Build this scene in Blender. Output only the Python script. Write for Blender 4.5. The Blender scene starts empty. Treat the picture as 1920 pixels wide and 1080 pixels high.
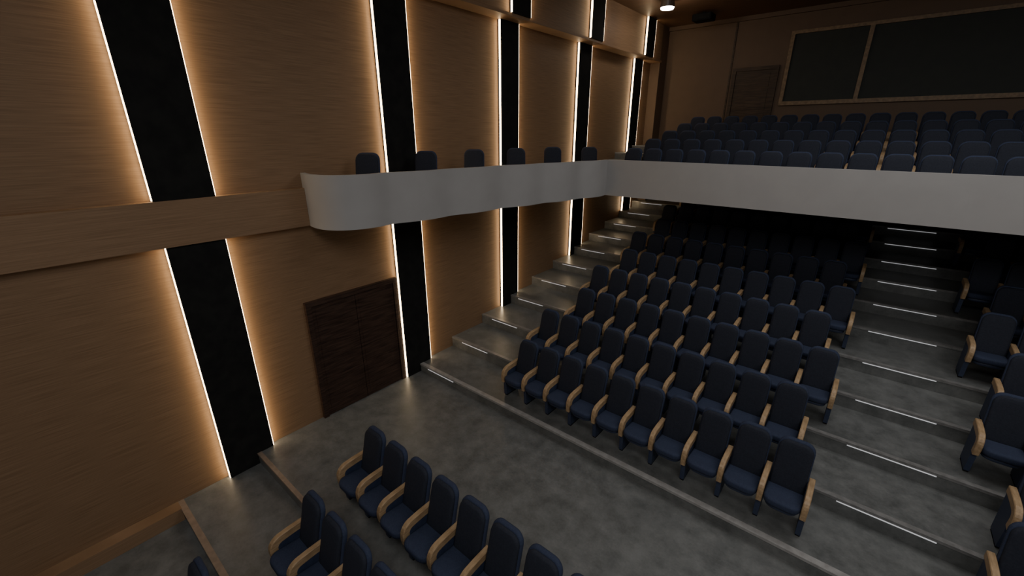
import bpy, bmesh, math, random
from mathutils import Vector, Matrix
random.seed(3)
C = bpy.context.scene.collection
R = math.radians

# ---------------------------------------------------------------- materials
def newmat(name):
    m = bpy.data.materials.new(name); m.use_nodes = True
    nt = m.node_tree; b = nt.nodes['Principled BSDF']
    return m, nt, b
def link(nt, a, b): nt.links.new(a, b)
def noise_mat(name, c1, c2, scale=(1,1,1), nscale=5, detail=6, rough=(.5,.6), bump=0.0, lo=.35, hi=.65, spec=.5, metal=0, dist=0):
    m, nt, b = newmat(name)
    tc = nt.nodes.new('ShaderNodeTexCoord'); mp = nt.nodes.new('ShaderNodeMapping')
    mp.inputs['Scale'].default_value = scale
    n = nt.nodes.new('ShaderNodeTexNoise'); n.inputs['Scale'].default_value = nscale; n.inputs['Detail'].default_value = detail
    n.inputs['Distortion'].default_value = dist
    cr = nt.nodes.new('ShaderNodeValToRGB')
    cr.color_ramp.elements[0].position = lo; cr.color_ramp.elements[1].position = hi
    cr.color_ramp.elements[0].color = (*c1, 1); cr.color_ramp.elements[1].color = (*c2, 1)
    link(nt, tc.outputs['Object'], mp.inputs['Vector']); link(nt, mp.outputs[0], n.inputs['Vector'])
    link(nt, n.outputs['Fac'], cr.inputs[0]); link(nt, cr.outputs[0], b.inputs['Base Color'])
    mr = nt.nodes.new('ShaderNodeMapRange'); mr.inputs['To Min'].default_value = rough[0]; mr.inputs['To Max'].default_value = rough[1]
    link(nt, n.outputs['Fac'], mr.inputs['Value']); link(nt, mr.outputs[0], b.inputs['Roughness'])
    b.inputs['Specular IOR Level'].default_value = spec; b.inputs['Metallic'].default_value = metal
    if bump:
        bp = nt.nodes.new('ShaderNodeBump'); bp.inputs['Strength'].default_value = bump; bp.inputs['Distance'].default_value = .01
        link(nt, n.outputs['Fac'], bp.inputs['Height']); link(nt, bp.outputs[0], b.inputs['Normal'])
    return m
def emit(name, col, s):
    m, nt, b = newmat(name)
    b.inputs['Base Color'].default_value = (*col, 1)
    b.inputs['Emission Color'].default_value = (*col, 1); b.inputs['Emission Strength'].default_value = s
    return m
M = {}
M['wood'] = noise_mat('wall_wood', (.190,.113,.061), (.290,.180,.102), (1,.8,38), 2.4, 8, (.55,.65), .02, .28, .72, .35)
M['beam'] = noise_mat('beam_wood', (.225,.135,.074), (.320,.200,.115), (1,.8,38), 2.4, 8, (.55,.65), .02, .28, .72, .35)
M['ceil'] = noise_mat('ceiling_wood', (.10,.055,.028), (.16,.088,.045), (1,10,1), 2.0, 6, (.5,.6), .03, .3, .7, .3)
M['back'] = noise_mat('back_wall_paint', (.112,.070,.043), (.122,.077,.048), (1,1,1), 3, 3, (.6,.7), 0)
M['black'] = noise_mat('black_panel', (.012,.012,.012), (.018,.018,.017), (1,1,1), 6, 3, (.75,.85), 0, spec=.12)
M['door'] = noise_mat('dark_door_wood', (.026,.014,.010), (.066,.037,.026), (1,1.1,14), 2.5, 7, (.5,.6), .2, .35, .65, .3)
M['door_b'] = noise_mat('dark_door_wood_back', (.034,.022,.015), (.075,.049,.032), (1.2,1,14), 2.5, 7, (.45,.6), .3, .35, .65, .3)
M['fascia'] = noise_mat('white_plaster', (.36,.350,.345), (.375,.365,.36), (1,1,1), 3, 4, (.65,.75), .0, spec=.3)
M['nosing'] = noise_mat('step_nosing', (.28,.27,.26), (.36,.35,.34), (1,1,1), 12, 4, (.3,.4), .02)
M['nosing_d'] = noise_mat('step_nosing_dark', (.17,.167,.162), (.235,.23,.225), (1,1,1), 12, 4, (.3,.42), .02)
M['nosing_w'] = noise_mat('step_nosing_wood', (.24,.18,.135), (.31,.23,.175), (1,1,1), 12, 4, (.35,.45), .02)
M['window'] = noise_mat('dark_pane', (.027,.031,.029), (.033,.037,.034), (1,1,1), 4, 2, (.6,.7), 0, spec=.3)
M['frame'] = noise_mat('frame_wood', (.16,.105,.055), (.25,.165,.09), (3,3,3), 4, 6, (.45,.6), .1)
M['arm'] = noise_mat('armrest_wood', (.33,.215,.112), (.47,.32,.18), (14,3,14), 3, 6, (.4,.5), .05)
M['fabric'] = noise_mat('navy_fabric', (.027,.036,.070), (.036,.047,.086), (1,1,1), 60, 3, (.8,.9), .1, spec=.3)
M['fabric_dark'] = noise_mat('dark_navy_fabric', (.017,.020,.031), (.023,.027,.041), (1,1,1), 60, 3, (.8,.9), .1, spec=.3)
M['panel'] = noise_mat('navy_side_panel', (.028,.039,.076), (.035,.048,.090), (1,1,1), 20, 3, (.5,.6), .0)
M['metal'] = noise_mat('dark_metal', (.010,.010,.011), (.015,.015,.016), (1,1,1), 20, 3, (.8,.9), 0, spec=.1)
M['bracket'] = noise_mat('grey_metal', (.25,.25,.25), (.32,.32,.32), (1,1,1), 20, 3, (.3,.4), 0, metal=.8)
M['led'] = emit('warm_led', (1,.74,.44), 13)
M['step_led'] = emit('step_led', (.95,.96,1), .30)
M['lamp'] = emit('lamp_glow', (1,.95,.88), 30)
def concrete():
    m, nt, b = newmat('concrete_floor')
    tc = nt.nodes.new('ShaderNodeTexCoord')
    n1 = nt.nodes.new('ShaderNodeTexNoise'); n1.inputs['Scale'].default_value = 3.6; n1.inputs['Detail'].default_value = 10; n1.inputs['Roughness'].default_value = .66
    n2 = nt.nodes.new('ShaderNodeTexNoise'); n2.inputs['Scale'].default_value = 34; n2.inputs['Detail'].default_value = 4
    for n in (n1, n2): link(nt, tc.outputs['Object'], n.inputs['Vector'])
    cr = nt.nodes.new('ShaderNodeValToRGB')
    cr.color_ramp.elements[0].position = .33; cr.color_ramp.elements[1].position = .67
    cr.color_ramp.elements[0].color = (.096,.100,.098,1); cr.color_ramp.elements[1].color = (.180,.185,.180,1)
    mx = nt.nodes.new('ShaderNodeMath'); mx.operation = 'MULTIPLY_ADD'; mx.inputs[1].default_value = .18
    link(nt, n2.outputs['Fac'], mx.inputs[0]); link(nt, n1.outputs['Fac'], mx.inputs[2])
    sb = nt.nodes.new('ShaderNodeMath'); sb.operation = 'SUBTRACT'; sb.inputs[1].default_value = .09
    link(nt, mx.outputs[0], sb.inputs[0]); link(nt, sb.outputs[0], cr.inputs[0]); link(nt, cr.outputs[0], b.inputs['Base Color'])
    mr = nt.nodes.new('ShaderNodeMapRange'); mr.inputs['From Min'].default_value = .3; mr.inputs['From Max'].default_value = .7
    mr.inputs['To Min'].default_value = .32; mr.inputs['To Max'].default_value = .50
    link(nt, n1.outputs['Fac'], mr.inputs['Value']); link(nt, mr.outputs[0], b.inputs['Roughness'])
    bp = nt.nodes.new('ShaderNodeBump'); bp.inputs['Strength'].default_value = .3; bp.inputs['Distance'].default_value = .004
    link(nt, n2.outputs['Fac'], bp.inputs['Height']); link(nt, bp.outputs[0], b.inputs['Normal'])
    return m
M['floor'] = concrete()

# ---------------------------------------------------------------- mesh helpers
class MB:
    def __init__(s): s.v = []; s.f = []
    def box(s, a, b):
        (x0,y0,z0),(x1,y1,z1) = a, b; k = len(s.v)
        s.v += [(x0,y0,z0),(x1,y0,z0),(x1,y1,z0),(x0,y1,z0),(x0,y0,z1),(x1,y0,z1),(x1,y1,z1),(x0,y1,z1)]
        s.f += [tuple(k+i for i in q) for q in ((0,3,2,1),(4,5,6,7),(0,1,5,4),(1,2,6,5),(2,3,7,6),(3,0,4,7))]
        return s
    def loft(s, layers, cap=True, closed=True):
        k = len(s.v); n = len(layers[0])
        for L in layers: s.v += [tuple(p) for p in L]
        for i in range(len(layers)-1):
            for j in range(n if closed else n-1):
                j2 = (j+1) % n
                s.f.append((k+i*n+j, k+i*n+j2, k+(i+1)*n+j2, k+(i+1)*n+j))
        if cap:
            s.f.append(tuple(k+j for j in reversed(range(n))))
            s.f.append(tuple(k+(len(layers)-1)*n+j for j in range(n)))
        return s
    def cyl(s, c, r, z0, z1, n=24, r2=None):
        r2 = r if r2 is None else r2
        A = [(c[0]+r*math.cos(2*math.pi*i/n), c[1]+r*math.sin(2*math.pi*i/n), z0) for i in range(n)]
        B = [(c[0]+r2*math.cos(2*math.pi*i/n), c[1]+r2*math.sin(2*math.pi*i/n), z1) for i in range(n)]
        return s.loft([A, B])
    def build(s, name, mat, parent=None, smooth=False, bevel=0, angle=None):
        me = bpy.data.meshes.new(name); me.from_pydata(s.v, [], s.f); me.update()
        bm = bmesh.new(); bm.from_mesh(me); bmesh.ops.recalc_face_normals(bm, faces=bm.faces)
        if bevel: bmesh.ops.bevel(bm, geom=list(bm.edges), offset=bevel, segments=2, affect='EDGES')
        bm.to_mesh(me); bm.free()
        if smooth:
            for p in me.polygons: p.use_smooth = True
            if angle: me.set_sharp_from_angle(angle=R(angle))
        me.materials.append(M[mat])
        o = bpy.data.objects.new(name, me); C.objects.link(o)
        if parent: o.parent = parent
        return o
def struct(name, mb, mat, parent=None, **k):
    o = mb.build(name, mat, parent, **k)
    if parent is None: o['kind'] = 'structure'
    return o
def box(a, b): return MB().box(a, b)
def thing(name, label, cat, loc, rz=0, group=None):
    o = bpy.data.objects.new(name, None); C.objects.link(o); o.location = loc; o.rotation_euler = (0,0,rz)
    o.empty_display_size = .1
    o['label'] = label; o['category'] = cat
    if group: o['group'] = group
    return o
def rrect(x0, x1, y0, y1, rads, n=6):
    pts = []
    for (cx, cy, r, a0) in ((x0+rads[0], y0+rads[0], rads[0], 180), (x1-rads[1], y0+rads[1], rads[1], 270), (x1-rads[2], y1-rads[2], rads[2], 0), (x0+rads[3], y1-rads[3], rads[3], 90)):
        for i in range(n+1):
            a = R(a0 + 90*i/n); pts.append((cx+r*math.cos(a), cy+r*math.sin(a)))
    return pts
def inset(pts, d):
    cx = (max(p[0] for p in pts)+min(p[0] for p in pts))/2; cy = (max(p[1] for p in pts)+min(p[1] for p in pts))/2
    w = (max(p[0] for p in pts)-min(p[0] for p in pts))/2; h = (max(p[1] for p in pts)-min(p[1] for p in pts))/2
    return [(cx+(p[0]-cx)*(1-d/w), cy+(p[1]-cy)*(1-d/h)) for p in pts]
def pillow(pts, t0, t1, r, fn):
    L = []
    for (t, d) in ((t0, r), (t0+r*.3, r*.3), (t0+r, 0), (t1-r, 0), (t1-r*.3, r*.3), (t1, r), (t1+r*.12, r*3)):
        L.append([fn(p[0], p[1], t) for p in inset(pts, d)])
    return MB().loft(L)

# ---------------------------------------------------------------- measurements
E1, PITCH, RISE, Z1 = 5.12, 1.045, .24, .18
NT = 11
def tier(i): return E1+PITCH*(i-1), Z1+RISE*(i-1)
YB = 16.6; ZC = 8.44; XR = 16.0
FT, FB = 4.416, 3.594           # parapet top and bottom

# ---------------------------------------------------------------- floors and steps
f0 = struct('floor', box((0,1.7,-.3),(XR,E1+.3,0)), 'floor')
MB().box((0,1.69,-.03),(XR,1.755,.006)).build('nosing', 'nosing_w', f0)
def nosed(x0, x1, y0, y1, zb, z, nm, lights=(), nw=.065):
    f = struct('floor', box((x0,y0,zb),(x1,y1,z)), 'floor')
    MB().box((x0,y0-.012,z-.034),(x1,y0+nw,z+.006)).build('nosing', nm, f)
    for (a, b) in lights:
        MB().box((a,y0-.018,z-.048),(b,y0-.001,z-.036)).build('step_light', 'step_led', f)
    return f
nosed(0, XR, .58, 1.7, -.5, -.2, 'nosing_w')
struct('floor', box((0,-4,-.6),(XR,.58,-.4)), 'floor')
for i in range(1, NT+1):
    y, z = tier(i)
    y1 = tier(i+1)[0] if i < NT else YB
    nosed(0, XR, y, y1+(.02 if i < NT else 0), max(z-RISE-.15, -.2), z, 'nosing' if i == 1 else 'nosing_d', [(.35,1.15)]+([(7.52,8.5)] if i > 1 else []), .08 if i == 1 else .065)
def utier(k): return 9.48+1.09*(k-1), 3.58+.203*(k-1)
for k in range(1, 7):
    y, z = utier(k); y1 = utier(k+1)[0]+.02 if k < 6 else YB
    if k == 1:
        f = struct('floor', box((0,9.86,3.55),(XR,y1,z)).box((0,9.6,3.60),(XR,9.88,3.62)), 'floor')
    else:
        f = struct('floor', box((0,y,z-.24),(XR,y1,z)), 'floor')
        MB().box((0,y-.012,z-.03),(XR,y+.05,z+.006)).build('nosing', 'nosing', f)

# ---------------------------------------------------------------- walls
struct('wall_left', box((-.2,-4,-.6),(0,YB,ZC)), 'wood')
struct('wall_back', box((-.2,YB,-.6),(XR+.2,YB+.2,ZC)), 'back')
struct('wall_right', box((XR,-4,-.6),(XR+.2,YB,ZC)), 'wood')
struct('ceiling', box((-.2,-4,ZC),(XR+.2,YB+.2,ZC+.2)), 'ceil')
w = struct('wall_upper_left', box((0,-4,7.36),(.34,16.0,ZC)), 'wood')
MB().box((0,-4,7.30),(.40,16.0,7.36)).build('ledge', 'beam', w)
struct('trim_31', box((0,16.0,Z1+RISE*10),(.34,YB,ZC)), 'back')
struct('trim_32', box((2.50,YB-.03,4.585),(2.55,YB,ZC)), 'door_b')
struct('trim_33', box((.34,YB-.08,ZC-.12),(XR,YB,ZC)), 'back')
struct('trim_34', box((0,-4,3.60),(.13,3.2,4.19)), 'beam')
struct('baseboard_left', box((0,-4,-.4),(.2,.575,-.19)), 'beam')
S = [(1.26,1.95),(4.76,5.42),(7.91,8.54),(11.14,11.80),(14.58,15.2)]
PR = .09
def floor_at(y):
    if y < 1.7: return -.2
    z = 0
    for i in range(1, NT+1):
        if y >= tier(i)[0]: z = tier(i)[1]
    return z
num = 1
for (a, b) in S:
    za = floor_at(a); top1 = 3.60 if a < 3 else 3.59
    if a > 9.5: top1 = 3.30 + (a-9.5)*.19
    low2 = 4.19 if a < 3 else 3.61
    if a > 9.5:
        for k in range(1, 7):
            if a >= utier(k)[0]: low2 = utier(k)[1]
    for (x, z0, z1) in ((0, za, top1), (0, low2, 7.30), (.34, 7.36, ZC)):
        t = struct('trim_%d' % num, box((x,a,z0),(x+PR,b,z1)), 'black'); num += 1
        zf = max(z0, floor_at(b)) if z0 == za else z0
        MB().box((x+.042,a-.008,z0+.01),(x+PR-.002,a,z1-.01)).build('led_strip', 'led', t)
        MB().box((x+.042,b,zf+.01),(x+PR-.002,b+.008,z1-.01)).build('led_strip', 'led', t)

# left double door
d = struct('door_1', box((0,2.90,0),(.03,4.70,2.27)), 'metal')
for (a, b) in (((0,2.88,0),(.07,2.97,2.30)), ((0,4.63,0),(.07,4.72,2.30)), ((0,2.97,2.21),(.07,4.63,2.30))):
    MB().box(a, b).build('door_frame', 'door', d)
for y0, y1 in ((2.98,3.795),(3.805,4.62)):
    lf = MB().box((.03,y0,.01),(.048,y1,2.20)).build('door_leaf', 'door', d)
    for k in range(6):
        MB().box((.048,y0+.06,.10+k*.345),(.054,y1-.06,.10+k*.345+.33)).build('door_plank', 'door', lf)
# back door
d = struct('door_2', box((2.66,YB-.04,4.60),(3.90,YB,6.96)), 'door_b')
for (a, b) in (((2.62,YB-.08,4.60),(2.72,YB,6.98)), ((3.84,YB-.08,4.60),(3.94,YB,6.98)), ((2.72,YB-.08,6.88),(3.84,YB,6.98))):
    MB().box(a, b).build('door_frame', 'door_b', d)
for z0, z1 in ((4.7,5.6),(5.72,6.3),(6.4,6.8)):
    MB().box((2.84,YB-.055,z0),(3.72,YB-.04,z1)).build('door_panel', 'door_b', d)
wn = struct('window_1', box((4.2,YB-.03,5.9),(11.8,YB,7.8)), 'window')
for (x0,x1,z0,z1) in ((4.10,11.90,7.77,7.86),(4.10,11.90,5.82,5.93),(4.10,4.20,5.93,7.77),(11.8,11.90,5.93,7.77),(5.96,6.06,5.93,7.77),(9.94,10.04,5.93,7.77)):
    MB().box((x0,YB-.09,z0),(x1,YB,z1)).build('window_frame', 'frame', wn)

# ---------------------------------------------------------------- parapet
def arc(p, q, amp, n=20):
    (x0,y0),(x1,y1) = p, q; dx, dy = x1-x0, y1-y0; l = math.hypot(dx, dy); nx, ny = dy/l, -dx/l
    return [(x0+dx*t+nx*amp*math.sin(math.pi*t), y0+dy*t+ny*amp*math.sin(math.pi*t)) for t in [i/n for i in range(n)]]
def catmull(P, n=6):
    out = []
    for i in range(len(P)-1):
        p0 = P[max(0,i-1)]; p1 = P[i]; p2 = P[i+1]; p3 = P[min(len(P)-1,i+2)]
        for k in range(n):
            t = k/n
            out.append(tuple(.5*(2*p1[j]+(p2[j]-p0[j])*t+(2*p0[j]-5*p1[j]+4*p2[j]-p3[j])*t*t+(-p0[j]+3*p1[j]-3*p2[j]+p3[j])*t**3) for j in (0,1)))
    return out
J = [(1.01,4.14),(1.18,5.28),(1.34,6.48),(1.59,7.52),(1.83,8.58),(2.02,9.50)]
path = catmull([(0.0,3.19),(.2,3.14),(.42,3.12),(.62,3.15),(.80,3.24),(.94,3.40),(1.03,3.62),(1.06,3.86),J[0]])
for i in range(5): path += arc(J[i], J[i+1], .11)
path.append(J[5])
for _ in range(10):
    path = [path[0]]+[tuple((path[i-1][j]+2*path[i][j]+path[i+1][j])/4 for j in (0,1)) for i in range(1,len(path)-1)]+[path[-1]]
def offs(p, d):
    out = []
    for i in range(len(p)):
        a = p[max(0,i-1)]; b = p[min(len(p)-1,i+1)]; dx, dy = b[0]-a[0], b[1]-a[1]; l = math.hypot(dx, dy)
        out.append((max(0,p[i][0]-dy/l*d), p[i][1]+dx/l*d))
    return out
inn = offs(path, .07)
mb = MB()
mb.loft([[(path[i][0],path[i][1],FB),(path[i][0],path[i][1],FT),(inn[i][0],inn[i][1],FT),(inn[i][0],inn[i][1],FB)] for i in range(len(path))])
struct('wall_side_parapet', mb, 'fascia', smooth=True, angle=50)
poly = [(0.0,9.6)]+[p for p in inn]+[(2.0,9.6)]
mb = MB(); mb.loft([[(x,y,3.596) for x,y in poly],[(x,y,3.61) for x,y in poly]])
struct('floor', mb, 'floor')
struct('wall_parapet', box((2.02,9.50,FB),(XR-2.02,9.60,FT)), 'fascia')

# ---------------------------------------------------------------- ceiling fittings
t = thing('ceiling_downlight', 'round bright downlight on the wooden ceiling beside the left wall', 'ceiling light', (1.55,13.2,ZC))
MB().cyl((0,0), .17, -.10, 0).build('housing', 'bracket', t)
MB().cyl((0,0), .19, -.20, -.10).build('ring', 'bracket', t)
MB().cyl((0,0), .165, -.235, -.20, r2=.18).build('lens', 'lamp', t)
t = thing('ceiling_speaker', 'small black box hanging under the wooden ceiling near the back wall', 'speaker', (1.9,15.2,ZC))
MB().box((-.28,-.22,-.24),(.28,.22,-.06)).build('body', 'metal', t, bevel=.015)
MB().box((-.24,-.235,-.21),(.24,-.22,-.09)).build('grille', 'black', t)
MB().box((-.04,-.04,-.06),(.04,.04,0)).build('bracket', 'metal', t)

# ---------------------------------------------------------------- seats
def ytilt(z): return .09+(z-.42)*.24
def seat_proto(both):
    t = thing('auditorium_seat', '', 'seat', (0,0,0))
    o1 = rrect(-.208,.208,.36,1.085,(.05,.05,.115,.115))
    pillow(o1, .0, .06, .018, lambda x,z,d: (x*(1-.04*max(0,(z-.9)/.2)), ytilt(z)+.055-d, z)).build('backrest', 'fabric', t, smooth=True)
    o2 = rrect(-.194,.194,.42,1.066,(.04,.04,.105,.105))
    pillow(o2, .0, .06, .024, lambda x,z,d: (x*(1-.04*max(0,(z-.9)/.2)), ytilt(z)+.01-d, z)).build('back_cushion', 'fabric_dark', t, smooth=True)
    o3 = rrect(-.207,.207,-.33,.12,(.12,.12,.04,.04))
    pillow(o3, .36, .46, .028, lambda x,y,z: (x, y, z-y*.10)).build('seat', 'fabric', t, smooth=True)
    o4 = rrect(-.185,.185,-.29,.12,(.12,.12,.04,.04))
    pillow(o4, .30, .362, .02, lambda x,y,z: (x, y, z-y*.10)).build('seat_pan', 'panel', t, smooth=True)
    for s in ((-1,1) if both else (-1,)):
        cx = s*.2435
        pts = [(.20,.640),(.10,.640),(-.02,.636),(-.12,.628)]
        for k in range(1, 8):
            a = R(90*k/7); pts.append((-.12-.15*math.sin(a), .628-.15+.15*math.cos(a)))
        pts += [(-.270,.42),(-.258,.34)]
        L = []
        for i, (y, z) in enumerate(pts):
            a = pts[max(0,i-1)]; b = pts[min(len(pts)-1,i+1)]; dy, dz = b[0]-a[0], b[1]-a[1]; l = math.hypot(dy, dz)
            ny, nz = dz/l, -dy/l
            w = .0338; h = .085
            L.append([(cx-w,y,z),(cx-w,y-ny*h,z-nz*h),(cx+w,y-ny*h,z-nz*h),(cx+w,y,z),(cx+w*.8,y+ny*.008,z+nz*.008),(cx-w*.8,y+ny*.008,z+nz*.008)])
        MB().loft(L).build('armrest', 'arm', t)
        P = [(.15,.03),(.18,.57),(-.11,.57)]
        for k in range(1, 6):
            a = R(90*k/6); P.append((-.11-.095*math.sin(a), .57-.11+.11*math.cos(a)))
        P += [(-.21,.36),(-.185,.03)]
        MB().loft([[(cx-.030,y,z) for y,z in P],[(cx+.030,y,z) for y,z in P]]).build('side_panel', 'panel', t)
        MB().box((cx-.026,-.17,0),(cx+.026,.14,.03)).build('leg', 'metal', t)
    return t
protoL = seat_proto(False); protoB = seat_proto(True)
used = set()
def place(both, x, y, z, label, group, rz=0):
    src = protoB if both else protoL
    if id(src) not in used:
        used.add(id(src)); r = src
    else:
        r = src.copy(); C.objects.link(r)
        for ch in list(src.children):
            c = ch.copy(); C.objects.link(c); c.parent = r
    r.location = (x,y,z); r.rotation_euler = (0,0,rz)
    r['label'] = label; r['group'] = group
    return r
ORD = ['first','second','third','fourth','fifth','sixth','seventh','eighth','ninth','tenth','eleventh','twelfth','thirteenth','fourteenth','fifteenth','sixteenth','seventeenth']
SP = .487
for r_ in range(1, 11):
    y, z = tier(r_); x0 = 2.58 if r_ % 2 else 2.34
    for k in range(10):
        place(k == 9, x0+SP*k, y+.47, z, 'navy seat, %s from the left in the %s row up of the middle stepped block' % (ORD[k], ORD[r_-1]), 'seats of the middle stepped block')
for r_ in range(1, 11):
    y, z = tier(r_); x0 = 16-(2.58 if r_ % 2 else 2.34)-9*SP
    nn = 2 if r_ < 6 else 3
    for k in range(nn):
        place(k == nn-1, x0+SP*k, y+.47, z, 'navy seat, %s from the aisle in the %s row up of the right block' % (ORD[k], ORD[r_-1]), 'seats of the right block')
for (nm, y, z, x0, nn) in (('front row on the level floor', 2.33, 0, 2.36, 8), ('row one step below the level floor', 1.28, -.2, 2.62, 6), ('lowest row at the bottom edge', .12, -.4, 2.36, 4)):
    for k in range(nn):
        place(k == nn-1, x0+SP*k, y, z, 'navy seat, %s from the left in the %s' % (ORD[k], nm), 'seats in the front rows')
for k in range(1, 6):
    y, z = utier(k)
    for j in range(16):
        place(j == 15, 2.35+SP*j, y+.47, z, 'navy balcony seat, %s from the left, %s row behind the straight white parapet' % (ORD[j], ORD[k-1]), 'balcony seats')
for i, (x, y) in enumerate(((.50,4.0),(.62,5.15),(.74,6.3),(.90,7.45),(1.05,8.65),(1.15,10.2))):
    place(True, x, y, 3.61 if i < 5 else 3.58, 'single navy seat, %s from the wooden band end, behind the wavy side parapet' % ORD[i], 'single seats behind the wavy parapet', R(38))

# ---------------------------------------------------------------- lights
def area(loc, rot, sx, sy, e, col=(1,1,1)):
    l = bpy.data.lights.new('area', 'AREA'); l.shape = 'RECTANGLE'; l.size = sx; l.size_y = sy; l.energy = e; l.color = col
    o = bpy.data.objects.new('area_light', l); C.objects.link(o); o.location = loc; o.rotation_euler = rot
    return o
area((9,0.0,8.3), (R(20),0,0), 9, 4, 450, (1,.99,.975))
area((9,7.5,8.3), (0,0,0), 9, 4, 200, (1,.99,.975))
l = bpy.data.lights.new('spot', 'POINT'); l.energy = 14; l.color = (1,.85,.7); l.shadow_soft_size = .1
o = bpy.data.objects.new('downlight_glow', l); C.objects.link(o); o.location = (1.55,13.2,8.05)
w = bpy.data.worlds.new('World'); bpy.context.scene.world = w; w.use_nodes = True
w.node_tree.nodes['Background'].inputs[0].default_value = (1,.99,.97,1); w.node_tree.nodes['Background'].inputs[1].default_value = .18

# ---------------------------------------------------------------- camera
cam = bpy.data.cameras.new('cam'); cam.lens = 15.0; cam.sensor_width = 36; cam.clip_start = .05
co = bpy.data.objects.new('camera', cam); C.objects.link(co)
co.location = (7,0,5); co.rotation_euler = (R(90-19.93), 0, R(39.8))
bpy.context.scene.camera = co
